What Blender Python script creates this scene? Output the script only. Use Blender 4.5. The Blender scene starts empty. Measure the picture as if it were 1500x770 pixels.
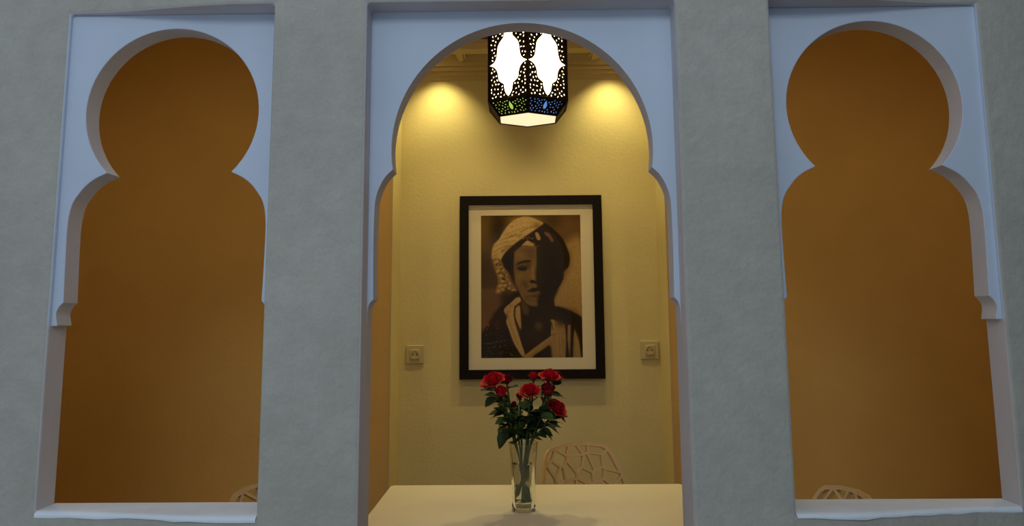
import bpy, bmesh, math, random
import numpy as np
from mathutils import Vector, Matrix
from mathutils.geometry import delaunay_2d_cdt

C = bpy.context.scene.collection
scn = bpy.context.scene
PI = math.pi

# ------------------------------------------------------------------ camera
PITCH, YAW, ROLL = .1489, -.0115, -.0074
fw = Vector((math.sin(YAW)*math.cos(PITCH), math.cos(YAW)*math.cos(PITCH), math.sin(PITCH)))
r0 = Vector((math.cos(YAW), -math.sin(YAW), 0))
u0 = r0.cross(fw)
rt = math.cos(ROLL)*r0 + math.sin(ROLL)*u0
up = math.cos(ROLL)*u0 - math.sin(ROLL)*r0
cam_d = bpy.data.cameras.new('camera')
cam = bpy.data.objects.new('camera', cam_d); C.objects.link(cam)
cam_d.sensor_fit = 'HORIZONTAL'; cam_d.sensor_width = 36; cam_d.lens = 36*1250/1500
cam_d.shift_y = -(385-274.6)/1500
cam_d.clip_start = .05
M3 = Matrix((rt, up, -fw)).transposed()
cam.matrix_world = Matrix.Translation((-.0014, -1.75, 1.33)) @ M3.to_4x4()
scn.camera = cam

# ------------------------------------------------------------------ world, daylight, exposure
w = bpy.data.worlds.new('world'); scn.world = w; w.use_nodes = True
bg = w.node_tree.nodes['Background']
bg.inputs[0].default_value = (.66, .80, 1.0, 1); bg.inputs[1].default_value = .47
day = bpy.data.lights.new('courtyard_daylight', 'AREA'); day.shape = 'RECTANGLE'
day.size = 1.2; day.size_y = .8; day.energy = 24; day.color = (.80, .92, 1.0)
dayo = bpy.data.objects.new('courtyard_daylight', day); C.objects.link(dayo)
dayo.location = (-.15, -3.2, 3.2)
dayo.rotation_euler = (Vector((-.2, 0, 1.5)) - dayo.location).to_track_quat('-Z', 'Y').to_euler()
vs = scn.view_settings
vs.view_transform = 'Standard'; vs.look = 'None'; vs.gamma = 1; vs.use_curve_mapping = False
vs.exposure = 0.0

# ------------------------------------------------------------------ helpers
def link(o, parent=None):
    C.objects.link(o)
    if parent: o.parent = parent
    return o
def tag(o, label=None, cat=None, group=None, kind=None):
    if label: o['label'] = label
    if cat: o['category'] = cat
    if group: o['group'] = group
    if kind: o['kind'] = kind
    return o
def empty(name, loc=(0,0,0), rz=0):
    o = bpy.data.objects.new(name, None); o.location = loc; o.rotation_euler = (0,0,rz)
    o.empty_display_size = .05
    return link(o)
def mesh(name, vs_, fs, mats=None, parent=None, smooth=False, bevel=0, seg=2, ang=40):
    m = bpy.data.meshes.new(name); m.from_pydata([tuple(v) for v in vs_], [], fs)
    m.validate(); m.update()
    for a in (mats if isinstance(mats, (list, tuple)) else [mats]):
        if a: m.materials.append(a)
    o = link(bpy.data.objects.new(name, m), parent)
    fix(m)
    if smooth:
        m.polygons.foreach_set('use_smooth', [True]*len(m.polygons))
    if bevel:
        b = o.modifiers.new('bevel', 'BEVEL'); b.width = bevel; b.segments = seg
        b.limit_method = 'ANGLE'; b.angle_limit = math.radians(ang)
    return o
def fix(m):
    bm = bmesh.new(); bm.from_mesh(m); bmesh.ops.recalc_face_normals(bm, faces=bm.faces); bm.to_mesh(m); bm.free()
def share(name, m, parent=None, mw=None):
    o = link(bpy.data.objects.new(name, m), parent)
    if mw is not None: o.matrix_local = mw
    return o
class MB:
    def __init__(s): s.v = []; s.f = []
    def add(s, v, f):
        n = len(s.v); s.v += [tuple(a) for a in v]; s.f += [[i+n for i in q] for q in f]; return s
    def box(s, a, b):
        (x0,y0,z0),(x1,y1,z1) = a, b
        return s.add([(x0,y0,z0),(x1,y0,z0),(x1,y1,z0),(x0,y1,z0),(x0,y0,z1),(x1,y0,z1),(x1,y1,z1),(x0,y1,z1)],
            [(0,3,2,1),(4,5,6,7),(0,1,5,4),(1,2,6,5),(2,3,7,6),(3,0,4,7)])
    def tube(s, pts, rad, n=8, cap=True):
        pts = [Vector(p) for p in pts]
        if not isinstance(rad, (list, tuple)): rad = [rad]*len(pts)
        rings = []; ref = None
        for i, p in enumerate(pts):
            d = (pts[min(i+1, len(pts)-1)] - pts[max(i-1, 0)]).normalized()
            if ref is None:
                ref = d.orthogonal().normalized()
            ref = (ref - d*ref.dot(d)).normalized(); q = d.cross(ref)
            rings.append([p + (ref*math.cos(2*PI*k/n) + q*math.sin(2*PI*k/n))*rad[i] for k in range(n)])
        v = [a for r in rings for a in r]; f = []
        for i in range(len(pts)-1):
            for k in range(n):
                f.append((i*n+k, i*n+(k+1)%n, (i+1)*n+(k+1)%n, (i+1)*n+k))
        if cap: f += [tuple(range(n))[::-1], tuple((len(pts)-1)*n+k for k in range(n))]
        return s.add(v, f)
    def lathe(s, prof, n=32, c=(0,0), close=False):
        v = []; f = []
        for r, z in prof:
            for k in range(n):
                v.append((c[0]+r*math.cos(2*PI*k/n), c[1]+r*math.sin(2*PI*k/n), z))
        m = len(prof)
        for i in range(m if close else m-1):
            j = (i+1) % m
            for k in range(n): f.append((i*n+k, i*n+(k+1)%n, j*n+(k+1)%n, j*n+k))
        if not close: f += [tuple(range(n))[::-1], tuple((m-1)*n+k for k in range(n))]
        return s.add(v, f)
    def build(s, name, mat, parent=None, **k): return mesh(name, s.v, s.f, mat, parent, **k)
def prism_y(name, poly, y0, y1, mat, parent=None, **k):     # outline in x,z pushed through y
    n = len(poly)
    v = [(x, y0, z) for x, z in poly] + [(x, y1, z) for x, z in poly]
    f = [tuple(range(n)), tuple(range(n, 2*n))[::-1]] + [(i, (i+1)%n, n+(i+1)%n, n+i) for i in range(n)]
    return mesh(name, v, f, mat, parent, **k)
def inside(p, poly):
    x, y = p; c = False; n = len(poly); j = n-1
    for i in range(n):
        (xi, yi), (xj, yj) = poly[i], poly[j]
        if (yi > y) != (yj > y) and x < (xj-xi)*(y-yi)/(yj-yi)+xi: c = not c
        j = i
    return c
def plate(outer, holes, th):                                 # flat plate with real holes; u,v plane, thickness along w
    pts = []; ed = []
    for loop in [outer]+holes:
        n0 = len(pts); n = len(loop)
        pts += [Vector(p) for p in loop]; ed += [(n0+i, n0+(i+1)%n) for i in range(n)]
    v2, e2, f2, *_ = delaunay_2d_cdt(pts, ed, [], 0, 1e-7)
    tri = []
    for f in f2:
        c = sum((v2[i] for i in f), Vector((0,0)))/len(f)
        if inside(c, outer) and not any(inside(c, h) for h in holes): tri.append(tuple(f))
    n = len(v2)
    v = [(p.x, -th/2, p.y) for p in v2] + [(p.x, th/2, p.y) for p in v2]
    cnt = {}
    for f in tri:
        for i in range(len(f)):
            a, b = f[i], f[(i+1)%len(f)]; cnt[(a,b)] = 1
    F = [f for f in tri] + [tuple(i+n for i in f)[::-1] for f in tri]
    for (a, b) in cnt:
        if (b, a) not in cnt: F.append((a, b, b+n, a+n)[::-1])
    return v, F

# ------------------------------------------------------------------ materials
def mat(name, col, rough=.6, spec=.3, metal=0, noise=None, bump=None, emit=None, es=0, trans=0, ior=1.45, sub=None):
    m = bpy.data.materials.new(name); m.use_nodes = True; nt = m.node_tree; b = nt.nodes['Principled BSDF']
    b.inputs['Base Color'].default_value = (*col, 1); b.inputs['Roughness'].default_value = rough
    b.inputs['Specular IOR Level'].default_value = spec; b.inputs['Metallic'].default_value = metal
    b.inputs['IOR'].default_value = ior; b.inputs['Transmission Weight'].default_value = trans
    if emit: b.inputs['Emission Color'].default_value = (*emit, 1); b.inputs['Emission Strength'].default_value = es
    tc = nt.nodes.new('ShaderNodeTexCoord')
    if noise:                                               # list of (scale, darker colour factor, detail)
        prev = None
        for sc, amt, det in noise:
            n = nt.nodes.new('ShaderNodeTexNoise'); n.inputs['Scale'].default_value = sc; n.inputs['Detail'].default_value = det
            nt.links.new(tc.outputs['Object'], n.inputs['Vector'])
            r = nt.nodes.new('ShaderNodeMapRange'); r.inputs[1].default_value = .3; r.inputs[2].default_value = .7
            r.inputs[3].default_value = 1-amt; r.inputs[4].default_value = 1+amt*.6
            nt.links.new(n.outputs[0], r.inputs[0])
            mx = nt.nodes.new('ShaderNodeMix'); mx.data_type = 'RGBA'; mx.blend_type = 'MULTIPLY'; mx.inputs[0].default_value = 1
            if prev is None: mx.inputs[6].default_value = (*col, 1)
            else: nt.links.new(prev, mx.inputs[6])
            nt.links.new(r.outputs[0], mx.inputs[7]); prev = mx.outputs[2]
        nt.links.new(prev, b.inputs['Base Color'])
    if bump:
        n = nt.nodes.new('ShaderNodeTexNoise'); n.inputs['Scale'].default_value = bump[0]; n.inputs['Detail'].default_value = 5
        nt.links.new(tc.outputs['Object'], n.inputs['Vector'])
        bp = nt.nodes.new('ShaderNodeBump'); bp.inputs['Strength'].default_value = bump[1]; bp.inputs['Distance'].default_value = .01
        nt.links.new(n.outputs[0], bp.inputs['Height']); nt.links.new(bp.outputs[0], b.inputs['Normal'])
    return m
def emat(name, col, s):
    m = bpy.data.materials.new(name); m.use_nodes = True; nt = m.node_tree
    b = nt.nodes['Principled BSDF']; b.inputs['Base Color'].default_value = (*[min(.8, c) for c in col], 1)
    b.inputs['Emission Color'].default_value = (*col, 1); b.inputs['Emission Strength'].default_value = s
    return m

PLASTER = mat('grey_plaster', (.45,.43,.37), .85, .15, noise=[(3,.10,4),(22,.07,6),(140,.05,4)], bump=(60,.25))
PAINT = mat('pale_blue_paint', (.56,.63,.735), .75, .2, noise=[(6,.04,3)], bump=(30,.12))
REVEAL = mat('white_reveal_paint', (.58,.555,.57), .75, .2, noise=[(8,.05,3)], bump=(35,.15))
SILLP = mat('white_sill_paint', (.78,.83,.88), .7, .2, noise=[(10,.06,4)], bump=(35,.2))
OCHRE = mat('ochre_wall', (.72,.47,.16), .9, .1, noise=[(4,.05,4)], bump=(60,.1))
CREAM = mat('cream_niche_wall', (.63,.535,.27), .85, .15, noise=[(5,.04,4)], bump=(70,.1))
SHADEW = mat('dark_shade_wall', (.06,.045,.03), .6, .3, noise=[(6,.2,4)])  # for the added unseen wall, kept dark so it shades
TRIMC = mat('cream_trim', (.56,.45,.23), .7, .2)
INNER = mat('inner_plaster', (.60,.50,.33), .9, .1)
FLOORM = mat('stone_floor', (.42,.36,.29), .5, .3, noise=[(5,.15,4)])
TABLE = mat('ivory_table_lacquer', (.80,.76,.62), .45, .3, noise=[(3,.02,2)])
CHAIRM = mat('beige_plastic', (.64,.46,.25), .45, .35)
IRON = mat('dark_bronze', (.022,.012,.009), .5, .3, .6)
BLACKW = mat('black_lacquer_wood', (.010,.007,.006), .7, .12)
MATB = mat('cream_mat_board', (.72,.64,.45), .9, .1)
SOCK = mat('beige_socket_plastic', (.50,.42,.23), .5, .3)
HOLE = mat('dark_socket_hole', (.01,.008,.006), .8, .1)
PIN = mat('steel_pin', (.5,.48,.44), .35, .5, .9)

# ------------------------------------------------------------------ front wall with three openings
A_, B_, CX = .330, .530, .997          # door half width, pier outer face, outer jamb
ZT, ZS, ZN, T, RC, BK = 1.998, .939, 1.315, .128, .0626, .1226
def setback(x):
    t = min(1, max(0, (abs(x)-.60)/(.98-.60))); return .050*t*t*(3-2*t)
def lines(keys, step):
    out = []
    for a, b in zip(keys, keys[1:]):
        n = max(1, round((b-a)/step)); out += [a+(b-a)*i/n for i in range(n)]
    return out+[keys[-1]]
xs = lines([-2.4,-CX,-B_,-A_,A_,B_,CX,2.4], .09); zs = lines([0,ZS,ZN,ZT,2.75], .12)
def solid(i, j):
    x = (xs[i]+xs[i+1])/2; z = (zs[j]+zs[j+1])/2
    if abs(x) < A_ and z < ZT: return False
    if B_ < abs(x) < CX and ZS < z < ZT: return False
    return True
nx, nz = len(xs), len(zs)
V = [(x, setback(x), z) for z in zs for x in xs] + [(x, T, z) for z in zs for x in xs]
NV = nx*nz; Fw = []; mi = []
for j in range(nz-1):
    for i in range(nx-1):
        if not solid(i, j): continue
        a, b, c, d = j*nx+i, j*nx+i+1, (j+1)*nx+i+1, (j+1)*nx+i
        Fw.append((a,b,c,d)); mi.append(0); Fw.append((d+NV,c+NV,b+NV,a+NV)); mi.append(2)
        for di, dj, e in ((-1,0,(d,a)),(1,0,(b,c)),(0,-1,(a,b)),(0,1,(c,d))):
            ii, jj = i+di, j+dj
            out = ii < 0 or jj < 0 or ii >= nx-1 or jj >= nz-1
            if out or not solid(ii, jj): Fw.append((e[1], e[0], e[0]+NV, e[1]+NV)); mi.append(0 if out else 3 if (zs[j]+zs[j+1])/2 > ZN and di and abs(xs[i]) > .9 else 1)
wm = bpy.data.meshes.new('wall_front'); wm.from_pydata(V, [], Fw); wm.polygons.foreach_set('material_index', mi)
for m_ in (PLASTER, REVEAL, INNER, PAINT): wm.materials.append(m_)
bm = bmesh.new(); bm.from_mesh(wm)
bmesh.ops.delete(bm, geom=[v for v in bm.verts if not v.link_faces], context='VERTS')
bmesh.ops.recalc_face_normals(bm, faces=bm.faces); bm.to_mesh(wm); bm.free()
wall_front = link(bpy.data.objects.new('wall_front', wm))
b = wall_front.modifiers.new('bevel', 'BEVEL'); b.width = .006; b.segments = 3; b.limit_method = 'ANGLE'; b.angle_limit = math.radians(50)
wall_front['label'] = 'grey plaster partition wall with three arched openings'
tag(wall_front, kind='structure')

def arc(cx, cz, r, a0, a1, n):
    return [(cx+r*math.cos(math.radians(a0+(a1-a0)*i/n)), cz+r*math.sin(math.radians(a0+(a1-a0)*i/n))) for i in range(n+1)]
def smooth_pts(p, n=4):                                      # Catmull-Rom through points
    out = []
    for i in range(len(p)-1):
        p0, p1, p2, p3 = p[max(0,i-1)], p[i], p[i+1], p[min(len(p)-1,i+2)]
        for k in range(n):
            t = k/n
            out.append(tuple(.5*(2*p1[q]+(p2[q]-p0[q])*t+(2*p0[q]-5*p1[q]+4*p2[q]-p3[q])*t*t+(3*p1[q]-p0[q]-3*p2[q]+p3[q])*t**3) for q in (0,1)))
    return out+[p[-1]]
def arch_panel(ax, half, cz, R, neck, shoulder, scoop, label):
    ang = math.degrees(math.asin((neck[1]-cz)/R))
    circ = arc(0, cz, R, ang, 180-ang, 56)
    sh = smooth_pts([neck]+shoulder, 4); sc = smooth_pts(scoop, 4)
    right = sh[1:] + sc                                       # from neck down to the bottom
    right.append((right[-1][0], ZN))
    prof = [(-x, z) for x, z in reversed(right)]              # left side bottom to neck
    prof += list(reversed(circ)) + right
    poly = [(ax+x, z) for x, z in prof]
    poly += [(ax+half, ZN), (ax+half, ZT), (ax-half, ZT), (ax-half, ZN)]
    o = prism_y('arch_panel', poly, RC, BK, [PAINT, REVEAL], wall_front)
    for p in o.data.polygons:
        if abs(p.normal.y) < .5: p.material_index = 1
    bv = o.modifiers.new('bevel', 'BEVEL'); bv.width = .0018; bv.segments = 2; bv.limit_method = 'ANGLE'; bv.angle_limit = math.radians(50)
    o['label'] = label
    return o
sideS = [(.159,1.630),(.178,1.6155),(.193,1.597),(.205,1.577),(.2115,1.55),(.2135,1.515),(.2125,1.44),(.2105,1.3655)]
sideN = [(.2105,1.3640),(.2195,1.3545),(.2245,1.340),(.2205,1.3185)]
for s in (-1, 1):
    arch_panel(s*.7645, .2345, 1.7755, .1895, (.1345,1.642), sideS, sideN,
        'pale blue keyhole arch panel in the %s opening' % ('left' if s < 0 else 'right'))
arch_panel(0, A_, 1.687, .2828, (.2795,1.6435), [(.295,1.628),(.3065,1.608),(.3145,1.584),(.3175,1.555),(.3185,1.47),(.317,1.367)],
    [(.317,1.3655),(.3235,1.359),(.3278,1.348),(.3290,1.334),(.3292,1.320)], 'wide pale blue arch panel over the middle opening')
for s in (-1, 1):
    x0, x1 = sorted((s*(B_+.0005), s*(CX-.0005)))
    n = 14; top = []
    mb = MB()
    rows = [(-.002,-.006),(-.003,-.004),(-.002,.000),(.005,.004),(.016,.005),(.06,.005),(T,.005)]
    v = []; rnd = random.Random(5+s)
    for i in range(n+1):
        x = x0+(x1-x0)*i/n; sb = setback(x); e = rnd.uniform(-.0012,.0012)
        for k, (y, z) in enumerate(rows): v.append((x, (sb*(1-y/T) if y < T else 0)+y+(e if k < 3 else 0), ZS+z+(e*2 if k == 0 else 0)))
    m = len(rows); f = [(i*m+k, (i+1)*m+k, (i+1)*m+k+1, i*m+k+1) for i in range(n) for k in range(m-1)]
    o = mesh('window_sill', v, f, SILLP, wall_front, smooth=True)
    o['label'] = 'white painted sill'

# ------------------------------------------------------------------ dining room behind: back wall with niche, sides, floor, ceiling
YS, YB, NL, NR, ZC = 1.855, 2.10, -.556, .609, 2.487
mb = MB(); mb.box((-2.4,YS,0),(NL,2.2,2.75)); mb.box((NR,YS,0),(2.4,2.2,2.75));
wb = mb.build('wall_back', OCHRE); tag(wb, 'ochre wall on both sides of the lit niche', kind='structure')
BEAMW = mat('brown_beam_wood', (.16,.075,.04), .7, .2, noise=[(9,.2,5)])
tag(MB().box((NL,YS,2.5305),(NR,2.2,2.75)).build('trim_3', BEAMW), 'dark brown beam above the niche', kind='structure')
mb = MB()
mb.box((NL,YB,0),(NR,2.2,2.53)); mb.box((NL,YS-.0015,0),(NL+.004,YB,ZC)); mb.box((NR-.004,YS-.0015,0),(NR,YB,ZC))
wn = mb.build('wall_niche', CREAM); tag(wn, 'cream wall of the recessed niche', kind='structure')
for nm, a, bq in (('wall_left',(-2.5,T,0),(-2.4,2.2,2.75)),('wall_right',(2.4,T,0),(2.5,2.2,2.75))):
    tag(MB().box(a, bq).build(nm, OCHRE), 'ochre side wall of the dining room', kind='structure')
tag(MB().box((-2.5,-3.2,-.1),(2.5,2.2,0)).build('floor', FLOORM), 'stone floor', kind='structure')
tag(MB().box((-2.5,0,2.75),(2.5,2.2,2.85)).build('ceiling', OCHRE), 'dining room ceiling', kind='structure')
# unseen wall added on the near right to shade the right end
tag(MB().box((1.105,-1.35,0),(1.22,.050,2.75)).build('added_shade_wall', SHADEW), 'dark wall added out of view to shade the right end', kind='structure')
# niche cornice and coffers
prof = [(YB,2.413),(YB-.006,2.413),(YB-.007,2.436),(YB-.024,2.437),(YB-.025,2.449),(YB-.022,2.451),(YB-.040,2.453),(YB-.041,2.466),(YB-.037,2.468),(YB-.052,2.470),(YB-.053,ZC),(YB,ZC)]
n = len(prof); xa, xb = NL+.004, NR-.004
v = [(xa,y,z) for y,z in prof]+[(xb,y,z) for y,z in prof]
f = [tuple(range(n))[::-1], tuple(range(n,2*n))]+[(i,(i+1)%n,n+(i+1)%n,n+i) for i in range(n)]
cor = mesh('trim_1', v, f, TRIMC); tag(cor, 'stepped cornice at the top of the niche', kind='structure')
trim = empty('trim_2', (0,YS,ZC)); tag(trim, 'coffered ceiling of the niche', kind='structure')
def tl(p): return (p[0], p[1]-YS, p[2]-ZC)
def tbox(nm, a, b_, bev=.003): return MB().box(tl(a), tl(b_)).build(nm, TRIMC, trim, bevel=bev)
tbox('coffer_backing', (xa,YS,2.519),(xb,YB,2.53), 0)
tbox('coffer_rail', (xa,YS,ZC-.002),(xb,YS+.072,2.519)); tbox('coffer_rail', (xa,YB-.053,ZC),(xb,YB,2.519))
DV = [(-.287,-.262),(.322,.347)]
for a, b_ in [(xa,xa+.03)]+DV+[(xb-.03,xb)]: tbox('coffer_stile', (a,YS+.072,ZC),(b_,YB-.053,2.519))
cells = [(xa+.03,DV[0][0]),(DV[0][1],DV[1][0]),(DV[1][1],xb-.03)]
for a, b_ in cells:
    y0, y1 = YS+.072, YB-.053
    for q in (((a,y0,2.497),(b_,y0+.010,2.519)),((a,y1-.010,2.497),(b_,y1,2.519)),((a,y0+.01,2.497),(a+.010,y1-.01,2.519)),((b_-.010,y0+.01,2.497),(b_,y1-.01,2.519))):
        tbox('coffer_bead', *q, .002)
# recessed downlights
LENS = emat('downlight_lens', (1,.76,.36), 6)
for k, (x, word) in enumerate(((-.372,'left'),(.405,'right'))):
    t = empty('recessed_downlight', (x,1.965,2.519)); tag(t, 'small round downlight in the %s coffer of the niche' % word, 'downlight', 'niche downlights')
    MB().lathe([(.020,-.001),(.026,-.001),(.030,-.004),(.028,-.006),(.020,-.005)], 24, close=True).build('bezel', TRIMC, t, smooth=True)
    MB().lathe([(.0005,-.002),(.0195,-.002),(.0195,-.0005),(.0005,-.0005)], 24).build('lens', LENS, t)
    sp = bpy.data.lights.new('downlight_beam', 'SPOT'); sp.energy = 13; sp.color = (1,.84,.37); sp.spot_size = math.radians(98); sp.spot_blend = 1.0
    sp.shadow_soft_size = .012
    so = bpy.data.objects.new('downlight_beam', sp); so.location = (0,0,-.018); so.rotation_euler = (math.radians(7),0,0); link(so, t)

# more downlights in the room ceiling just in front of the niche
for x, y, pw, cone, word in ((-.21,1.62,21,80,'round left downlight in the ceiling in front of the niche'),(.29,1.62,21,80,'round right downlight in the ceiling in front of the niche'),
        (-1.27,.55,8,165,'round downlight in the ceiling above the left chair'),(1.35,.55,8,165,'round downlight in the ceiling above the right chair')):
    t = empty('ceiling_downlight', (x,y,2.75)); tag(t, word, 'downlight', 'ceiling downlights over the table')
    MB().lathe([(.030,-.001),(.040,-.001),(.044,-.005),(.041,-.008),(.030,-.006)], 24, close=True).build('bezel', TRIMC, t, smooth=True)
    MB().lathe([(.0005,-.003),(.0295,-.003),(.0295,-.0008),(.0005,-.0008)], 24).build('lens', LENS, t)
    sp = bpy.data.lights.new('downlight_beam', 'SPOT'); sp.energy = pw; sp.color = (1,.77,.36); sp.spot_size = math.radians(cone); sp.spot_blend = .6
    sp.shadow_soft_size = .015
    so = bpy.data.objects.new('downlight_beam', sp); so.location = (0,0,-.02); link(so, t)

# ------------------------------------------------------------------ hexagonal filigree lantern
LX, LY = .0205, .90
RIM, TOPZ, BOT, RH, RB = 1.989, 2.262, 1.945, .140, .103
lan = empty('pendant_lantern', (LX,LY,BOT))
tag(lan, 'hexagonal dark metal lantern with leaf filigree and white glass hanging under the arch', 'lantern')
GLOW = emat('lit_white_glass', (1,.78,.42), 8)
GLOWB = emat('lit_bottom_glass', (1,.80,.50), 1.05)
STAIN = {'green': emat('lit_green_glass', (.36,.60,.09), 1.0), 'blue': emat('lit_blue_glass', (.10,.25,.62), 1.0), 'amber': emat('lit_amber_glass', (.8,.42,.08), .8)}
def leaf_hole(c, a, l, wd):
    ca, sa = math.cos(a), math.sin(a)
    return [(c[0]+ca*x-sa*y, c[1]+sa*x+ca*y) for x, y in ((l,0),(l*.25,wd),(-l*.55,wd*.8),(-l,0),(-l*.55,-wd*.8),(l*.25,-wd))]
def dseg(p, a, b):
    ax, ay = a; bx, by = b; dx, dy = bx-ax, by-ay
    t = max(0, min(1, ((p[0]-ax)*dx+(p[1]-ay)*dy)/(dx*dx+dy*dy+1e-12)))
    return math.hypot(p[0]-ax-t*dx, p[1]-ay-t*dy)
def dpoly(p, poly): return min(dseg(p, poly[i], poly[(i+1)%len(poly)]) for i in range(len(poly)))
def scatter(outer, big, sp, l, wd, border, seed):
    rnd = random.Random(seed); pts = []
    x0, x1 = min(p[0] for p in outer), max(p[0] for p in outer); z0, z1 = min(p[1] for p in outer), max(p[1] for p in outer)
    for _ in range(6000):
        p = (rnd.uniform(x0,x1), rnd.uniform(z0,z1))
        if not inside(p, outer) or dpoly(p, outer) < border: continue
        if any(inside(p, b) or dpoly(p, b) < l+.0016 for b in big): continue
        if any(math.hypot(p[0]-q[0], p[1]-q[1]) < sp for q in pts): continue
        pts.append(p)
    return [leaf_hole(p, rnd.uniform(0,2*PI), l*rnd.uniform(.85,1.1), wd*rnd.uniform(.85,1.1)) for p in pts]
H = TOPZ-RIM; hw = RH/2-.0015; cz = 2.101-RIM
outer = [(-hw,0),(hw,0),(hw,H),(-hw,H)]
half = [(0,-.105),(.10,-.098),(.19,-.088),(.235,-.075),(.25,-.064),(.36,-.060),(.50,-.053),(.55,-.046),(.57,-.035),(.60,-.024),(.68,-.014),(.80,-.006),(.955,0),(.80,.007),(.70,.016),(.64,.028),(.61,.045),(.58,.058),(.50,.068),(.36,.078),(.25,.086),(.235,.098),(.19,.115),(.1,.13),(0,.145)]
half = [(x if x > .9 else x*.93, z) for x, z in half]
og = [(x*RH/2, cz+z) for x, z in half] + [(-x*RH/2, cz+z) for x, z in reversed(half[1:-1])]
hv, hf = plate(outer, [og]+scatter(outer, [og], .0098, .0036, .0020, .0072, 3), .0025)
pm = bpy.data.meshes.new('filigree_panel'); pm.from_pydata(hv, [], hf); fix(pm); pm.materials.append(IRON)
gm_v, gm_f = plate([(-hw,.002),(hw,.002),(hw,H-.002),(-hw,H-.002)], [], .002)
gm = bpy.data.meshes.new('glass_pane'); gm.from_pydata(gm_v, [], gm_f); fix(gm); gm.materials.append(GLOW)
# sloping skirt: trapezoid, width RB at the bottom, RH at the top
ap, apb = RH*math.cos(PI/6), RB*math.cos(PI/6)
sl = math.hypot(ap-apb, RIM-BOT); tilt = math.atan2(ap-apb, RIM-BOT)
so_ = [(-RB/2+.001,0),(RB/2-.001,0),(RH/2-.0015,sl),(-RH/2+.0015,sl)]
drop = [(0,.012),(.0045,.018),(.0055,.026),(.003,.034),(0,.045),(-.003,.037),(-.005,.028),(-.004,.018)]
drop = [(x*1.35, .004+z*sl/.057) for x, z in drop]
sv, sf = plate(so_, [drop]+scatter(so_, [drop], .0086, .0036, .0021, .0070, 8), .0025)
sm = bpy.data.meshes.new('filigree_skirt'); sm.from_pydata(sv, [], sf); fix(sm); sm.materials.append(IRON)
for k in range(6):
    a = -PI/2 + PI/6 + k*PI/3                               # faces beside the edge that points at the viewer
    R = Matrix.Rotation(a+PI/2, 4, 'Z')
    share('filigree_panel', pm, lan, R @ Matrix.Translation((0,-ap+.0014,RIM-BOT)))
    share('glass_pane', gm, lan, R @ Matrix.Translation((0,-ap+.0065,RIM-BOT)))
    S = R @ Matrix.Translation((0,-apb+.0014,0)) @ Matrix.Rotation(tilt, 4, 'X')
    share('filigree_skirt', sm, lan, S)
    col = {0:'blue',5:'green'}.get(k, ('amber','green','blue')[k%3])
    g_v, g_f = plate([(-RB/2+.003,.002),(RB/2-.003,.002),(RH/2-.004,sl-.002),(-RH/2+.004,sl-.002)], [], .002)
    o = mesh('stained_pane', g_v, g_f, STAIN[col], lan); o.matrix_local = S @ Matrix.Translation((0,.005,0)); o['label'] = col+' stained glass strip'
    va = a+PI/6
    p1 = Vector((RH*math.cos(va), RH*math.sin(va), RIM-BOT)); p0 = Vector((RB*math.cos(va), RB*math.sin(va), 0))
    MB().tube([p1, (p1.x,p1.y,TOPZ-BOT)], .0036, 6).build('corner_bar', IRON, lan)
    MB().tube([p0, p1], .0028, 6).build('skirt_bar', IRON, lan)
    vb = va+PI/3
    q1 = Vector((RH*math.cos(vb), RH*math.sin(vb), RIM-BOT)); q0 = Vector((RB*math.cos(vb), RB*math.sin(vb), 0))
    MB().tube([p1, q1], .0040, 6).build('rim_bar', IRON, lan); MB().tube([p0, q0], .0022, 6).build('bottom_bar', IRON, lan)
    MB().tube([p1+Vector((0,0,H)), q1+Vector((0,0,H))], .0036, 6).build('top_bar', IRON, lan)
hexv = [(RB*.985*math.cos(-PI/2+k*PI/3), RB*.985*math.sin(-PI/2+k*PI/3)) for k in range(6)]
mesh('bottom_pane', [(x,y,.001) for x,y in hexv]+[(x,y,.003) for x,y in hexv], [tuple(range(6))[::-1],tuple(range(6,12))]+[(i,(i+1)%6,6+(i+1)%6,6+i) for i in range(6)], GLOWB, lan)
MB().lathe([(RH*1.0,TOPZ-BOT),(RH*.97,TOPZ-BOT+.012),(RH*.75,TOPZ-BOT+.045),(RH*.42,TOPZ-BOT+.085),(.022,TOPZ-BOT+.11),(.012,TOPZ-BOT+.135)], 6).build('dome_cap', IRON, lan).rotation_euler = (0,0,PI/6)
MB().lathe([(.05,2.72-BOT),(.045,2.735-BOT),(.05,2.75-BOT-.0005)], 24).build('ceiling_rose', IRON, lan, smooth=True)
zc = TOPZ-BOT+.133
lk = bpy.data.meshes.new('chain_link')
tb = MB(); ring = [(.008*math.cos(t), 0, .0145+.0145*math.sin(t)) for t in [2*PI*i/12 for i in range(13)]]; tb.tube(ring, .0018, 6, False)
lk.from_pydata(tb.v, [], tb.f); lk.materials.append(IRON)
i = 0
while zc < 2.72-BOT-.01:
    share('chain_link', lk, lan, Matrix.Translation((0,0,zc)) @ Matrix.Rotation(PI/2*(i%2), 4, 'Z')); zc += .0245; i += 1

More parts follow.
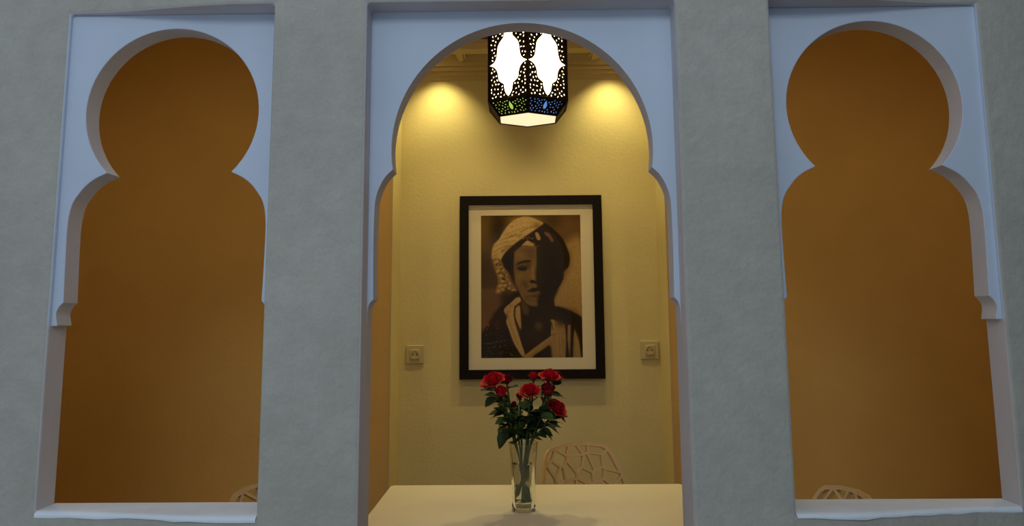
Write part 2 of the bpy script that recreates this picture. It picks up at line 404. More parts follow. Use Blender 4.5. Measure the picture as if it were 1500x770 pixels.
# ------------------------------------------------------------------ table
tb_ = empty('dining_table', (.0395,.91,0)); tag(tb_, 'plain ivory rectangular dining table behind the middle opening', 'table')
TX, TY = .5055, .425
def rrect(hx, hy, r, n=8):
    out = []
    for cx_, cy_, a0 in ((hx-r,hy-r,0),(-hx+r,hy-r,90),(-hx+r,-hy+r,180),(hx-r,-hy+r,270)): out += arc(cx_, cy_, r, a0, a0+90, n)
    return out
p = rrect(TX, TY, .018); n = len(p)
mesh('tabletop', [(x,y,.715) for x,y in p]+[(x,y,.75) for x,y in p], [tuple(range(n))[::-1],tuple(range(n,2*n))]+[(i,(i+1)%n,n+(i+1)%n,n+i) for i in range(n)], TABLE, tb_, bevel=.004, seg=3)
MB().lathe([(.26,0),(.26,.012),(.24,.020),(.07,.034),(.045,.06),(.042,.40),(.05,.66),(.16,.70),(.16,.7145)], 32).build('pedestal', TABLE, tb_, smooth=True)

# ------------------------------------------------------------------ chairs with branching lattice
def clip(poly, a, b, c):                                     # keep a*x+b*y<=c
    out = []; n = len(poly)
    for i in range(n):
        p, q = poly[i], poly[(i+1)%n]; dp, dq = a*p[0]+b*p[1]-c, a*q[0]+b*q[1]-c
        if dp <= 0: out.append(p)
        if (dp < 0 < dq) or (dq < 0 < dp):
            t = dp/(dp-dq); out.append((p[0]+t*(q[0]-p[0]), p[1]+t*(q[1]-p[1])))
    return out
def lattice(outline, seeds, rim, bar):
    holes = []; n = len(outline)
    area = sum(outline[i][0]*outline[(i+1)%n][1]-outline[(i+1)%n][0]*outline[i][1] for i in range(n))
    sg = 1 if area > 0 else -1
    for i, s in enumerate(seeds):
        poly = [(-1,-1),(1,-1),(1,1.5),(-1,1.5)]
        for k in range(n):
            p, q = outline[k], outline[(k+1)%n]; dx, dy = (q[0]-p[0])*sg, (q[1]-p[1])*sg; L = math.hypot(dx, dy)
            if L < 1e-6: continue
            nx_, ny_ = dy/L, -dx/L
            poly = clip(poly, nx_, ny_, nx_*p[0]+ny_*p[1]-rim)
        for j, t in enumerate(seeds):
            if i == j or not poly: continue
            dx, dy = t[0]-s[0], t[1]-s[1]; L = math.hypot(dx, dy)
            poly = clip(poly, dx/L, dy/L, (dx*(t[0]+s[0])+dy*(t[1]+s[1]))/2/L-bar/2)
        if len(poly) >= 3:
            c = (sum(p[0] for p in poly)/len(poly), sum(p[1] for p in poly)/len(poly)); q = []
            for p in poly:                                   # drop doubled points
                if not q or math.hypot(p[0]-q[-1][0], p[1]-q[-1][1]) > .0015: q.append(p)
            if len(q) > 3 and math.hypot(q[0][0]-q[-1][0], q[0][1]-q[-1][1]) < .0015: q.pop()
            ar = abs(sum(q[k][0]*q[(k+1)%len(q)][1]-q[(k+1)%len(q)][0]*q[k][1] for k in range(len(q))))/2
            if len(q) >= 3 and ar > 8e-5: holes.append(q)
    return holes
LEAN = math.radians(15)
def bend(p):                                                 # plate x,thickness,z -> leaning, wrapped backrest
    x, th, t = p
    y = .185 + t*math.sin(LEAN) - .045*(x/.2)**2 + th*math.cos(LEAN)
    return (x, y, .43+t*math.cos(LEAN)-th*math.sin(LEAN))
half_o = [(.17,0),(.198,.03),(.202,.10),(.196,.20),(.178,.32),(.150,.400),(.138,.422),(.118,.437),(.06,.447)]
out_b = half_o + [(0,.45)] + [(-x,z) for x, z in reversed(half_o)]
rnd = random.Random(21); seeds = []
for r_ in range(9):
    nn = (7,7,7,7,7,7,6,6,5)[r_]
    for k in range(nn):
        wd = (.36,.38,.38,.38,.37,.35,.33,.30,.25)[r_]
        seeds.append((-wd/2+wd*(k+.5)/nn+rnd.uniform(-.02,.02)+(.012 if r_%2 else -.012), .03+.050*r_+rnd.uniform(-.019,.019)))
bv_, bf_ = plate(out_b, lattice(out_b, seeds, .0120, .0075), .012)
bkm = bpy.data.meshes.new('backrest'); bkm.from_pydata([bend(p) for p in bv_], [], bf_); fix(bkm); bkm.materials.append(CHAIRM)
out_s = rrect(.205, .195, .06, 5); seeds = []
for r_ in range(6):
    for k in range(6): seeds.append((-.17+.068*k+rnd.uniform(-.022,.022), -.165+.066*r_+rnd.uniform(-.02,.02)))
sv_, sf_ = plate(out_s, lattice(out_s, seeds, .02, .012), .016)
stm = bpy.data.meshes.new('seat'); stm.from_pydata([(x, z, .435-th+.02*((x/.2)**2)) for x, th, z in sv_], [], sf_); fix(stm); stm.materials.append(CHAIRM)
def leg_mesh(sx, sy):
    m_ = MB().tube([(sx*.165,sy*.155,.437),(sx*.185,sy*.19,.22),(sx*.20,sy*.215,.0)], [.016,.0145,.011], 8)
    o = bpy.data.meshes.new('leg'); o.from_pydata(m_.v, [], m_.f); fix(o); o.materials.append(CHAIRM); return o
legs = [leg_mesh(sx, sy) for sx in (-1,1) for sy in (-1,1)]
def chair(x, y, rz, label):
    t = empty('dining_chair', (x,y,0), rz); tag(t, label, 'chair', 'lattice dining chairs around the table')
    share('seat', stm, t); share('backrest', bkm, t)
    for l in legs: share('leg', l, t)
chair(.33, 1.25, math.radians(30), 'beige plastic lattice chair behind the table, below the framed portrait')
chair(-.50, .63, math.radians(56), 'beige plastic lattice chair seen through the left arched opening')
chair(.59, .59, math.radians(-80), 'beige plastic lattice chair seen through the right arched opening')

# ------------------------------------------------------------------ wall sockets
def socket(x, z, word):
    t = empty('wall_socket', (x,YB,z)); tag(t, 'square cream wall socket to the %s of the framed portrait' % word, 'socket', 'niche wall sockets')
    MB().box((-.040,-.009,-.040),(.040,-.0002,.040)).build('cover_plate', SOCK, t, bevel=.003, seg=3)
    MB().box((-.0225,-.0125,-.0225),(.0225,-.0085,.0225)).build('socket_insert', SOCK, t, bevel=.0015)
    def ly(m_): m_.v = [(a, -.0125-c, b) for a, b, c in m_.v]; return m_
    ly(MB().lathe([(.0175,-.0005),(.0175,.004),(.0198,.004),(.0205,-.0005)], 28, close=True)).build('socket_ring', SOCK, t, smooth=False)
    ly(MB().lathe([(.0005,-.0008),(.0172,-.0008),(.0172,.0006),(.0005,.0006)], 28)).build('socket_well', TRIMC, t)
    for s in (-1,1):
        o = ly(MB().lathe([(.0003,0),(.0030,0),(.0030,.0012),(.0003,.0012)], 14)).build('contact_hole', HOLE, t); o.location = (s*.0095,0,-.001)
    o = ly(MB().lathe([(.0018,0),(.0018,.006),(.0010,.007)], 10)).build('earth_pin', PIN, t); o.location = (0,0,.0085)
socket(-.481, 1.163, 'left'); socket(.5575, 1.1755, 'right')

# ------------------------------------------------------------------ framed portrait (painted print on a fine grid)
FX, FZ, FW, FH = .0378, 1.4605, .640, .811
fr = empty('framed_portrait', (FX,YB,FZ)); tag(fr, 'black framed sepia portrait of a person in a turban hanging in the niche', 'picture')
hx, hz, rw = FW/2, FH/2, .0405
y0, y1 = -.032, -.0005
for nm, pl in (('t',[(-hx,hz),(hx,hz),(hx-rw,hz-rw),(-hx+rw,hz-rw)]),('b',[(-hx,-hz),(hx,-hz),(hx-rw,-hz+rw),(-hx+rw,-hz+rw)]),
               ('l',[(-hx,-hz),(-hx,hz),(-hx+rw,hz-rw),(-hx+rw,-hz+rw)]),('r',[(hx,-hz),(hx,hz),(hx-rw,hz-rw),(hx-rw,-hz+rw)])):
    prism_y('frame_rail', pl, y0, y1, BLACKW, fr, bevel=.0015)
MB().box((-hx+rw,-.020,-hz+rw),(hx-rw,-.009,hz-rw)).build('mat_board', MATB, fr)

PW, PH = .4475, .631                                          # print size; picture coordinates 28..975 by 40..1378
U0, U1, V0, V1 = 28, 975, 40, 1378
GX, GY = 230, 325
uu, vv = np.meshgrid(np.linspace(U0,U1,GX), np.linspace(V0,V1,GY))
tone = np.full(uu.shape, .17); red = np.zeros(uu.shape)
def sdf(poly):
    p = np.array(poly, float); d = np.full(uu.shape, 1e9); ins = np.zeros(uu.shape, bool); n = len(p)
    for i in range(n):
        ax, ay = p[i]; bx, by = p[(i+1)%n]; ex, ey = bx-ax, by-ay
        t = np.clip(((uu-ax)*ex+(vv-ay)*ey)/(ex*ex+ey*ey+1e-9), 0, 1)
        d = np.minimum(d, np.hypot(uu-ax-t*ex, vv-ay-t*ey))
        if ay != by:
            cr = ((ay > vv) != (by > vv)) & (uu < (bx-ax)*(vv-ay)/(by-ay)+ax); ins ^= cr
    return np.where(ins, d, -d)
def fill(poly, t, soft=8, a=1, rd=None):
    global tone, red
    if len(poly) > 2: poly = smooth_pts([tuple(q) for q in poly]+[tuple(poly[0])], 3)[:-1]
    m_ = a*np.clip(sdf(poly)/soft+.5, 0, 1); tone = tone*(1-m_)+t*m_
    if rd is not None: red = red*(1-m_)+rd*m_
def blob(c, rx, ry, t, a=1, ang=0, rd=None):
    global tone, red
    ca, sa = math.cos(ang), math.sin(ang); x = (uu-c[0])*ca+(vv-c[1])*sa; y = -(uu-c[0])*sa+(vv-c[1])*ca
    m_ = a*np.exp(-((x/rx)**2+(y/ry)**2)); tone = tone*(1-m_)+t*m_
    if rd is not None: red = red*(1-m_)+rd*m_
def stroke(pts, wd, t, a=1, soft=6):
    global tone
    pts = smooth_pts(pts, 5); d = np.full(uu.shape, 1e9)
    for (ax, ay), (bx, by) in zip(pts, pts[1:]):
        ex, ey = bx-ax, by-ay; s = np.clip(((uu-ax)*ex+(vv-ay)*ey)/(ex*ex+ey*ey+1e-9), 0, 1)
        d = np.minimum(d, np.hypot(uu-ax-s*ex, vv-ay-s*ey))
    m_ = a*np.clip((wd/2-d)/soft+.5, 0, 1); tone = tone*(1-m_)+t*m_
# picture coordinates: 0..549 across, 0..770 down
def A(pts): return [(U0+x/549*(U1-U0), V0+y/770*(V1-V0)) for x, y in pts]
def f_(pts, t, soft=12, a=1, rd=None): fill(A(pts), t, soft, a, rd)
def b_(c, rx, ry, t, a=1, ang=0, rd=None): blob(A([c])[0], rx*1.73, ry*1.73, t, a, ang, rd)
def s_(pts, wd, t, a=1, soft=8): stroke(A(pts), wd*1.73, t, a, soft)
rr = random.Random(4)
# backdrop
b_((15,90),50,170,.30,.8); b_((100,70),55,100,.09,.9); b_((20,290),70,110,.13,.9); b_((470,60),90,80,.25,.8,rd=.2); b_((400,40),50,40,.12,.7)
f_([(455,160),(560,140),(560,560),(500,520),(400,505),(390,450),(470,310),(490,230)],.47,95)
b_((530,330),70,150,.54,.6); b_((450,470),50,40,.46,.7)
f_([(-5,400),(85,405),(110,440),(70,560),(-5,560)],.24,40,.8,.12); b_((22,600),34,36,.28,.8,rd=.5); b_((60,520),45,40,.22,.6,rd=.2)
# dark clothing lower left
f_([(-5,640),(40,590),(75,530),(125,480),(180,420),(215,430),(150,530),(155,620),(235,775),(-5,775)],.055,36); b_((90,585),34,46,.15,.6,rd=.3)
# turban, shaded right side
f_([(300,60),(340,40),(400,78),(450,130),(480,200),(488,242),(480,285),(455,310),(450,350),(420,405),(398,440),(385,490),(310,480),(300,180)],.05,12)
s_([(345,70),(400,120),(440,190),(455,260)],9,.10,.8,14); s_([(320,110),(370,170),(410,220),(440,290)],8,.09,.8,14); s_([(380,90),(430,150),(462,220)],6,.08,.8,12); s_([(370,260),(420,290),(455,300)],8,.085,.8,12); s_([(370,330),(410,340),(440,330)],8,.08,.7,12)
# turban, lit side
f_([(62,240),(58,215),(68,165),(100,130),(120,95),(160,45),(212,13),(262,7),(312,26),(345,48),(300,88),(255,122),(215,155),(180,180),(150,205),(118,232),(92,262)],.63,10)
b_((240,25),70,16,.72,.7); b_((170,70),40,26,.70,.6,-.8); b_((100,165),30,20,.70,.6,-.6); b_((310,55),26,22,.34,.8); b_((150,180),30,22,.40,.7); b_((75,230),18,22,.50,.6)
for pts, wd, t, a in (([(130,108),(190,85),(270,62),(320,52)],3.5,.36,.75),([(165,62),(225,42),(290,38)],3,.48,.7),([(118,135),(175,112),(230,105)],4.5,.30,.8),([(72,172),(120,150),(190,138)],4,.38,.75),
    ([(68,205),(110,178),(170,165)],3.5,.34,.75),([(64,228),(95,205)],3,.35,.7),([(215,95),(260,72),(320,62)],4.5,.28,.75),([(140,98),(240,88)],2.5,.50,.7),([(110,160),(150,150),(200,150)],2.5,.50,.7),([(175,45),(230,26)],2.5,.52,.7),([(90,150),(130,128)],2.5,.50,.7)): s_(pts, wd, t, a, 7)
b_((172,62),5,3,.15,.8); b_((120,195),12,6,.22,.7,-.5)
# dark fold under the turban
f_([(345,48),(310,72),(250,112),(205,142),(160,178),(125,215),(112,250),(128,290),(160,310),(178,280),(182,225),(200,190),(235,165),(290,150),(330,120)],.06,16)
for k in range(40):
    t_ = k/39; b_((150+130*t_+rr.uniform(-9,9), 118-10*math.sin(t_*5)+rr.uniform(-9,10)), 3.2, 2.4, rr.choice((.46,.50,.06)), .75)
f_([(222,170),(240,150),(256,139),(275,148),(292,160),(284,173),(250,166)],.56,8)
f_([(299,96),(313,95),(324,115),(329,133),(313,137),(303,120)],.50,8)
f_([(300,170),(325,166),(348,183),(385,212),(381,222),(350,205),(320,180)],.46,8,1,.15)
f_([(348,92),(372,98),(392,122),(400,142),(389,149),(370,122),(354,108)],.30,9,.8,.6)
# scarf end hanging beside the face
f_([(62,238),(100,236),(118,262),(132,290),(150,318),(160,350),(178,385),(196,414),(165,410),(140,404),(122,416),(100,430),(80,428),(78,408),(92,375),(88,330),(70,285)],.34,14)
for c, rx, ry in (((85,255),16,11),((100,282),15,10),((92,305),13,9),((118,300),11,8),((108,330),15,9),((132,330),10,8),((118,358),16,10),((140,352),9,9),((104,385),15,9),((130,382),11,8),((95,412),13,10),((118,404),11,7),((150,398),12,7),((176,408),12,6),((155,372),8,8)):
    b_(c, rx*.8, ry*.8, .64, .95, rr.uniform(-.6,.3))
for k in range(34):
    t_ = rr.random(); b_((90+t_*60+rr.uniform(-14,14), 262+145*t_+rr.uniform(-9,9)), rr.uniform(3,6), rr.uniform(2,4), rr.choice((.06,.10,.14)), .85, rr.uniform(-1,1))
f_([(118,240),(180,205),(183,300),(186,372),(172,350),(150,305),(128,285)],.045,16)
b_((140,450),38,28,.09,.9)
# face
f_([(184,205),(215,176),(262,170),(318,174),(360,210),(366,330),(358,420),(325,478),(284,494),(248,480),(222,445),(203,400),(186,345),(180,270)],.31,12)
f_([(306,168),(380,178),(420,380),(380,480),(330,500),(303,470),(325,420),(303,375),(310,300)],.05,30)
b_((222,212),30,24,.37,.8); b_((272,215),34,34,.22,.8); b_((190,300),14,60,.22,.6); b_((250,195),40,12,.20,.6)
f_([(190,272),(208,256),(236,248),(266,246),(276,254),(255,261),(225,264),(203,272)],.075,12)
b_((235,282),38,18,.13,.7); b_((262,272),16,14,.12,.6)
f_([(197,293),(212,284),(236,283),(254,293),(240,304),(212,304)],.05,10); b_((212,296),4,3,.22,.8); b_((244,296),3.5,2.5,.20,.6); s_([(196,286),(222,277),(250,283)],2.5,.06,.8,6); s_([(205,310),(228,314),(246,308)],2.5,.16,.6,8)
b_((212,335),24,22,.37,.75); b_((204,362),18,22,.35,.6); b_((283,298),9,30,.42,.85); b_((285,338),13,16,.42,.85); b_((268,345),8,9,.30,.7)
f_([(266,363),(278,354),(296,360),(304,374),(288,372),(272,371)],.045,9); b_((306,325),9,40,.08,.85); b_((258,362),5,6,.14,.6)
b_((240,378),14,26,.14,.75,-.5); b_((225,395),14,20,.26,.6)
f_([(252,415),(268,405),(284,396),(296,398),(312,392),(330,402),(335,416),(312,414),(290,418),(268,417)],.065,10)
f_([(266,422),(286,418),(306,420),(328,428),(310,434),(284,431)],.27,10); b_((292,442),26,6,.08,.85); s_([(250,416),(270,419),(300,418)],2.5,.04,.8,6)
b_((282,464),28,12,.27,.9); b_((250,450),16,18,.20,.6); b_((330,440),20,30,.06,.7)
f_([(309,180),(343,190),(346,378),(312,374)],.105,10,.7,-.4); s_([(308,182),(309,375)],3,.03,.8,6)  # glass reflection painted into the print: greenish strip with a dark edge
# neck and chest
f_([(214,440),(245,482),(285,500),(330,488),(385,440),(398,470),(400,510),(382,572),(388,640),(310,705),(236,750),(208,665),(218,600),(212,490)],.075,14)
f_([(216,455),(240,480),(262,508),(256,545),(234,540),(220,512)],.19,26,.9); b_((312,602),24,28,.22,.8); b_((285,660),42,30,.12,.7); b_((350,560),30,30,.09,.7)
# left collar
f_([(188,452),(206,446),(216,456),(213,472),(185,494),(178,540),(185,588),(204,652),(222,708),(235,750),(220,760),(178,694),(152,625),(136,578),(142,550),(124,524),(132,502),(160,478)],.55,10)
f_([(188,508),(200,495),(211,498),(215,552),(217,604),(214,616),(195,578),(186,545)],.54,9); s_([(184,495),(181,545),(193,592),(208,636)],5,.07,.9,8)
s_([(150,555),(164,610),(198,702)],4,.36,.7); s_([(160,484),(154,530)],4,.38,.7); s_([(170,560),(190,630),(215,700)],3,.66,.6); b_((140,540),10,20,.30,.6)
# robe on the right
f_([(398,498),(437,502),(492,524),(555,565),(560,620),(505,605),(412,598),(382,572)],.05,20)
f_([(220,770),(275,728),(330,688),(384,650),(388,615),(384,578),(404,574),(424,588),(480,598),(560,612),(560,790),(220,790)],.42,14)
f_([(378,652),(382,580),(376,574),(384,568),(397,575),(393,630)],.50,7); s_([(384,584),(388,625)],4,.06,.9,6)
f_([(285,758),(330,730),(374,706),(373,790),(275,790)],.055,20); s_([(240,762),(305,716),(382,662)],12,.50,.7,12)
f_([(452,580),(470,590),(468,670),(478,790),(456,790),(460,670)],.055,14); f_([(486,585),(510,592),(500,670),(494,790),(478,790),(484,670)],.05,14)
f_([(506,580),(553,592),(560,790),(545,790),(528,680),(510,625)],.05,14); b_((522,720),10,60,.50,.6); b_((415,670),24,90,.50,.5); b_((432,590),26,20,.16,.8); s_([(420,625),(426,765)],5,.34,.6); s_([(440,640),(446,770)],4,.36,.6); s_([(398,640),(396,770)],4,.36,.5)
for k in range(60):
    x, y = rr.uniform(8,175), rr.uniform(590,765)
    if x > 20+(y-500)*.62: continue
    b_((x,y), rr.uniform(1.2,2.2), rr.uniform(1.6,4), .55, .75, rr.uniform(-.5,.5))
s_([(12,694),(50,694),(90,682)],2.5,.34,.7)
g_ = np.random.default_rng(3); gr = g_.normal(0,1,tone.shape); gr = (gr+np.roll(gr,1,0)+np.roll(gr,1,1)+np.roll(np.roll(gr,1,0),1,1))/4
tone = np.clip(tone*(1+.10*gr), 0, 1)
stops = np.array([[.010,.007,.005],[.034,.019,.006],[.215,.122,.036],[.58,.385,.15],[.78,.58,.29]]); sx_ = [0,.1,.35,.7,1]
col = np.stack([np.interp(tone, sx_, stops[:,k]) for k in range(3)], -1)
col[...,0] *= 1+.5*np.clip(red,-.3,1); col[...,1] *= 1-.25*red; col[...,2] *= 1+.3*np.abs(red)
gx = np.linspace(-PW/2, PW/2, GX); gz = np.linspace(PH/2, -PH/2, GY); XX, ZZ = np.meshgrid(gx, gz)
co = np.stack([XX, np.full(XX.shape, -.0204), ZZ], -1).reshape(-1,3)
idx = np.arange(GX*GY).reshape(GY,GX); q = np.stack([idx[:-1,:-1], idx[1:,:-1], idx[1:,1:], idx[:-1,1:]], -1).reshape(-1,4)
prm = bpy.data.meshes.new('portrait_print'); prm.vertices.add(len(co)); prm.vertices.foreach_set('co', co.ravel())
prm.loops.add(q.size); prm.loops.foreach_set('vertex_index', q.ravel()); prm.polygons.add(len(q)); prm.polygons.foreach_set('loop_start', np.arange(len(q))*4)
prm.update(calc_edges=True)
at_ = prm.color_attributes.new('print_colour', 'FLOAT_COLOR', 'POINT'); at_.data.foreach_set('color', np.concatenate([col.reshape(-1,3), np.ones((GX*GY,1))],1).astype(np.float32).ravel())
PRINT = mat('sepia_print', (.3,.2,.1), .8, .15); nt = PRINT.node_tree; an = nt.nodes.new('ShaderNodeVertexColor'); an.layer_name = 'print_colour'
nt.links.new(an.outputs[0], nt.nodes['Principled BSDF'].inputs['Base Color']); prm.materials.append(PRINT)
pr = share('portrait_print', prm, fr); pr.location = (-.0005, 0, .0015); pr['label'] = 'sepia photograph of a turbaned person looking at the viewer'
GLASSP = bpy.data.materials.new('picture_glass'); GLASSP.use_nodes = True; nt = GLASSP.node_tree; nt.nodes.clear()
out_ = nt.nodes.new('ShaderNodeOutputMaterial'); tr = nt.nodes.new('ShaderNodeBsdfTransparent'); gl = nt.nodes.new('ShaderNodeBsdfGlossy'); gl.inputs['Roughness'].default_value = .03
fr_ = nt.nodes.new('ShaderNodeFresnel'); fr_.inputs[0].default_value = 1.22; mx = nt.nodes.new('ShaderNodeMixShader')
nt.links.new(fr_.outputs[0], mx.inputs[0]); nt.links.new(tr.outputs[0], mx.inputs[1]); nt.links.new(gl.outputs[0], mx.inputs[2]); nt.links.new(mx.outputs[0], out_.inputs[0])
gv = [(-hx+rw,-.0240,-hz+rw),(hx-rw,-.0240,-hz+rw),(hx-rw,-.0240,hz-rw),(-hx+rw,-.0240,hz-rw)]
mesh('glass_pane', gv, [(0,1,2,3)], GLASSP, fr)

# ------------------------------------------------------------------ vase
VX, VY, TZ = -.004, .935, .75
VH, VB, VM, VT = .198, .0350, .0320, .0450
GLASS = mat('cut_glass', (.93,.96,.93), .02, .5, trans=1, ior=1.48)
WATER = mat('vase_water', (.86,.90,.82), .0, .5, trans=1, ior=1.33)
def vr(t): return (VB*(1-t)**2 + 2*VM*1.0*t*(1-t)*.98 + VT*t*t)
def vase_shell():
    n = 48; v = []; f = []; m_ = 26
    def ring(r, z, t, amp):
        for k in range(n):
            a = 2*PI*k/n; c = 1+amp*(abs(math.sin(4*a+1.2*t))-.5)
            v.append((r*c*math.cos(a), r*c*math.sin(a), z))
    prof = []
    for i in range(m_+1):
        t = i/m_; amp = .17*(1-t)**.7 if t < .80 else .05*(1-t)/.20
        prof.append((vr(t), VH*t, t, amp))
    for p_ in prof: ring(*p_)
    ring(vr(1)-.0022, VH-.0004, 1, 0)
    for i in range(m_, 2, -2):
        t = i/m_; ring(vr(t)-.0042, VH*t, t, 0)
    ring(.8*vr(.1), VH*.055, .1, 0)
    tot = len(v)//n
    for i in range(tot-1):
        for k in range(n): f.append((i*n+k, i*n+(k+1)%n, (i+1)*n+(k+1)%n, (i+1)*n+k))
    f += [tuple(range(n))[::-1], tuple((tot-1)*n+k for k in range(n))]
    return v, f
vase = empty('glass_vase', (VX,VY,TZ+.0006)); tag(vase, 'clear cut glass vase of water holding red roses on the table', 'vase')
v, f = vase_shell(); mesh('vase_body', v, f, GLASS, vase, smooth=True).data.set_sharp_from_angle(angle=math.radians(35))
wprof = [(.0008, VH*.09)]+[(vr(t)-.0046, VH*t) for t in (.14,.22,.32,.42,.52,.62,.69)]+[(.0008, VH*.69)]
MB().lathe(wprof, 40).build('water', WATER, vase, smooth=False)

# ------------------------------------------------------------------ roses
def petal_mat(name, a, b_):
    m_ = mat(name, a, .55, .25); nt = m_.node_tree; tc = nt.nodes.new('ShaderNodeTexCoord'); n = nt.nodes.new('ShaderNodeTexNoise'); n.inputs['Scale'].default_value = 30
    r = nt.nodes.new('ShaderNodeValToRGB'); r.color_ramp.elements[0].position = .35; r.color_ramp.elements[1].position = .7
    r.color_ramp.elements[0].color = (*a,1); r.color_ramp.elements[1].color = (*b_,1)
    nt.links.new(tc.outputs['Object'], n.inputs['Vector']); nt.links.new(n.outputs[0], r.inputs[0]); nt.links.new(r.outputs[0], nt.nodes['Principled BSDF'].inputs['Base Color']); return m_
RED = petal_mat('scarlet_petal', (.38,.003,.012), (.50,.008,.018)); DKRED = petal_mat('crimson_petal', (.13,.002,.006), (.22,.003,.009)); CORAL = petal_mat('coral_red_petal', (.47,.005,.015), (.60,.016,.024))
STEM = mat('rose_stem', (.055,.095,.025), .5, .3); LEAFM = mat('rose_leaf', (.022,.045,.015), .45, .4, noise=[(40,.2,3)]); LEAFL = mat('young_rose_leaf', (.085,.135,.035), .5, .35, noise=[(40,.2,3)])
def bloom_mesh(name, seed, openness, m_, elong=1):
    rnd = random.Random(seed); v = []; f = []; N, Mv = 9, 7
    layers = [(3,.16,.95,0.0),(4,.30,1.0,.05),(5,.50,.98,.22),(5,.74,.86,.50),(6,.98,.66,.85)] if openness > .5 else [(3,.20,1.15,0),(4,.36,1.12,.04),(5,.54,1.0,.12),(4,.68,.85,.35)]
    for li, (cnt, R, Hh, flare) in enumerate(layers):
        a0 = rnd.uniform(0, 6)
        for p_ in range(cnt):
            ac = a0+2*PI*p_/cnt+rnd.uniform(-.12,.12); hwid = PI/cnt*1.35; n0 = len(v); k1 = rnd.uniform(.92,1.08); k2 = rnd.uniform(.9,1.12)
            for j in range(Mv):
                t = j/(Mv-1)
                for i in range(N):
                    u = -1+2*i/(N-1); wid = math.sin(PI*min(1,.18+.52*t))**.7*(1-.28*max(0,t-.75)/.25*u*u)
                    a = ac+u*hwid*wid
                    r = R*k2*(.25+.75*math.sin(PI/2*min(1,t*1.25)))*(1+.05*u*u)+flare*.42*max(0,t-.62)**1.2*(1.6-.5*u*u)
                    z = (Hh*k1*(t**.85)*(1-.13*u*u*t))*elong - flare*.75*max(0,t-.72)**1.3*(1+.6*abs(u)) - .10*R*(1-t)
                    r += .018*math.sin(5*u+ac*3)*t
                    v.append((r*math.cos(a), r*math.sin(a), z-.12*(R)))
            for j in range(Mv-1):
                for i in range(N-1): f.append((n0+j*N+i, n0+j*N+i+1, n0+(j+1)*N+i+1, n0+(j+1)*N+i))
    o = bpy.data.meshes.new(name); o.from_pydata(v, [], f); o.polygons.foreach_set('use_smooth', [True]*len(f)); o.materials.append(m_); return o
BL = {('bud','c'): bloom_mesh('bloom',6,0,CORAL,1.05), ('open','r'): bloom_mesh('bloom',1,1,RED), ('open','c'): bloom_mesh('bloom',2,1,CORAL), ('bud','r'): bloom_mesh('bloom',3,0,RED,1.1), ('bud','d'): bloom_mesh('bloom',4,0,DKRED,1.15), ('open','d'): bloom_mesh('bloom',5,1,DKRED)}
def leaf_mesh(m_, seed):
    rnd = random.Random(seed); v = []; f = []; Lr, W = 10, 4
    for j in range(Lr+1):
        t = j/Lr; wd = .40*math.sin(PI*t**.8)**.85*(1-.15*t)+.004
        for i in range(-W, W+1):
            u = i/W; x = u*wd*(1+(.05 if j%2 and abs(i) == W else 0))
            v.append((x, t, .14*abs(u)*wd*2-.16*t*t+.02*math.sin(9*t+3*u)))
    n = 2*W+1
    for j in range(Lr):
        for i in range(n-1): f.append((j*n+i, j*n+i+1, (j+1)*n+i+1, (j+1)*n+i))
    o = bpy.data.meshes.new('leaf'); o.from_pydata(v, [], f); o.polygons.foreach_set('use_smooth', [True]*len(f)); o.materials.append(m_); return o
LM = [leaf_mesh(LEAFM,1), leaf_mesh(LEAFM,2), leaf_mesh(LEAFL,3)]
sep = MB()
for k in range(5):
    a = 2*PI*k/5; ca, sa = math.cos(a), math.sin(a)
    def P(r, z, wv): return (r*ca-wv*sa, r*sa+wv*ca, z)
    sep.add([P(.1,-.1,-.15),P(.1,-.1,.15),P(.62,.06,.16),P(.62,.06,-.16),P(1.0,-.22,0)], [(0,1,2,3),(3,2,4)])
sep.lathe([(.10,-.30),(.17,-.22),(.20,-.10),(.12,-.02)], 10)
sepm = bpy.data.meshes.new('calyx'); sepm.from_pydata(sep.v, [], sep.f); sepm.materials.append(STEM)
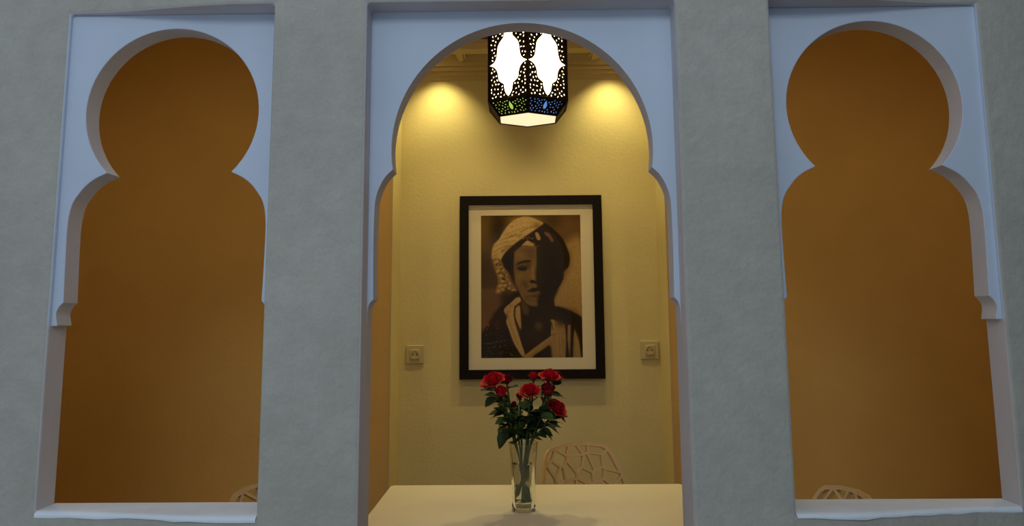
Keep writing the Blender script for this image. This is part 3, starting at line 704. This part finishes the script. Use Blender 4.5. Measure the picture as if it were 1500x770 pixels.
def rose(x, y, z, R, kind, colr, tilt, nleaf, seed, label, leaves=()):
    rnd = random.Random(seed); P = Vector((x,y,z)); tv = Vector(tilt).normalized()
    t = empty('red_rose', P); tag(t, label, 'rose', 'red roses in the glass vase')
    q = tv.to_track_quat('Z','Y').to_matrix().to_4x4() @ Matrix.Rotation(rnd.uniform(0,6),4,'Z') @ Matrix.Scale(R,4)
    sink = Matrix.Translation(-tv*R*.45)
    share('bloom', BL[(kind,colr)], t, sink @ q); share('calyx', sepm, t, sink @ q)
    a = 2*PI*rnd.random(); foot = Vector((VX-.012*(x-VX)/.05+.006*math.cos(a), VY+.010*math.sin(a), TZ+.026))
    dirx = Vector((x-VX, y-VY, 0)); neck = Vector((VX,VY,TZ+VH)) + dirx.normalized()*min(.026, dirx.length*.45)
    end = P - tv*R*.65
    pts = []
    ctrl = [foot, (foot+neck)/2, neck, neck.lerp(end,.5)+dirx*.02, end]
    for i in range(len(ctrl)-1):
        c = [ctrl[max(0,i-1)], ctrl[i], ctrl[i+1], ctrl[min(len(ctrl)-1,i+2)]]
        for k in range(4):
            s = k/4; pts.append(.5*(2*c[1]+(c[2]-c[0])*s+(2*c[0]-5*c[1]+4*c[2]-c[3])*s*s+(3*c[1]-c[0]-3*c[2]+c[3])*s**3))
    pts.append(end)
    m_ = MB().tube([p_-P for p_ in pts], .0031, 6); m_.build('stem', STEM, t, smooth=True)
    def leaf_at(base, d, size, k):
        d = Vector(d).normalized(); side = d.cross(Vector((0,0,1)))
        if side.length < .1: side = Vector((1,0,0))
        side.normalize(); nrm = side.cross(d)
        rl = rnd.uniform(-.6,.6); s2 = side*math.cos(rl)+nrm*math.sin(rl); n2 = s2.cross(d)
        o = share('leaf', LM[k], t, Matrix.Translation(base-P) @ Matrix((s2, d, n2)).transposed().to_4x4() @ Matrix.Scale(size,4))
    above = [p_ for p_ in pts if p_.z > TZ+VH+.004]
    for k in range(nleaf+5):
        b0 = above[min(len(above)-1, int(rnd.uniform(0,.82)*len(above)))]; a = rnd.uniform(0,2*PI)
        leaf_at(b0, (math.cos(a)+.8*dirx.x/.05*.3, math.sin(a)*.8, rnd.uniform(-.35,.75)), rnd.uniform(.040,.058), rnd.choice((0,0,1,1,2)))
    for bx, bz, d, s, k in leaves: leaf_at(Vector((bx, VY-.03, bz)), d, s, k)
R_ = rose
R_(-.0969,.915,1.139,.034,'open','c',(-.35,-.45,1),3,11,'large open red rose at the far left of the bouquet')
R_(-.0545,.950,1.138,.025,'open','d',(-.1,.2,1),3,12,'dark crimson rose behind the large leftmost bloom')
R_(-.0680,.895,1.102,.025,'bud','c',(-.2,-.5,1),4,13,'half open red rose just below the large leftmost bloom')
R_(.0174,.895,1.108,.029,'open','c',(-.05,-.55,1),5,14,'round red rose in the middle of the bouquet')
R_(.0300,.955,1.142,.021,'bud','r',(0,.1,1),3,15,'small red rose at the top, above the middle bloom')
R_(.0786,.925,1.150,.030,'open','c',(.1,-.25,1),4,16,'bright red rose at the top right of the bouquet')
R_(.1030,.960,1.147,.023,'open','d',(.35,.2,1),3,17,'dark red rose peeking out behind the top right bloom')
R_(.0711,.893,1.106,.030,'bud','d',(.05,-.25,1),5,18,'deep crimson rose bud below the top right bloom')
R_(.1006,.897,1.057,.029,'open','r',(.55,-.55,.8),4,19,'lowest red rose, leaning out to the right')
R_(-.0139,.930,1.086,.015,'bud','r',(-.1,-.4,1),4,20,'small red rosebud just left of the middle bloom')
R_(-.0306,.908,1.064,.012,'bud','d',(-.2,-.5,1),4,22,'smallest dark rosebud low among the leaves',
   leaves=[(-.050,.985,(-.55,-.1,-.8),.058,0),(-.045,1.0,(-.9,-.2,-.1),.04,0),(-.062,1.05,(-1,0,.25),.034,1),(.085,1.045,(.8,-.2,-.5),.052,1),(.07,1.00,(.75,-.3,-.35),.045,2),
           (.055,.985,(.5,-.4,-.3),.045,0),(-.03,1.02,(-.5,-.5,.2),.045,1),(.03,1.02,(.2,-.7,.3),.045,0),(0,1.0,(-.2,-.7,.1),.045,1),(.05,1.04,(.5,-.5,.5),.042,0),(-.06,1.04,(-.5,-.4,.4),.045,0),
           (.0,1.05,(.1,-.5,.7),.042,2),(-.02,.975,(-.6,-.4,-.1),.04,0),(.035,.975,(.5,-.4,.0),.04,1)])
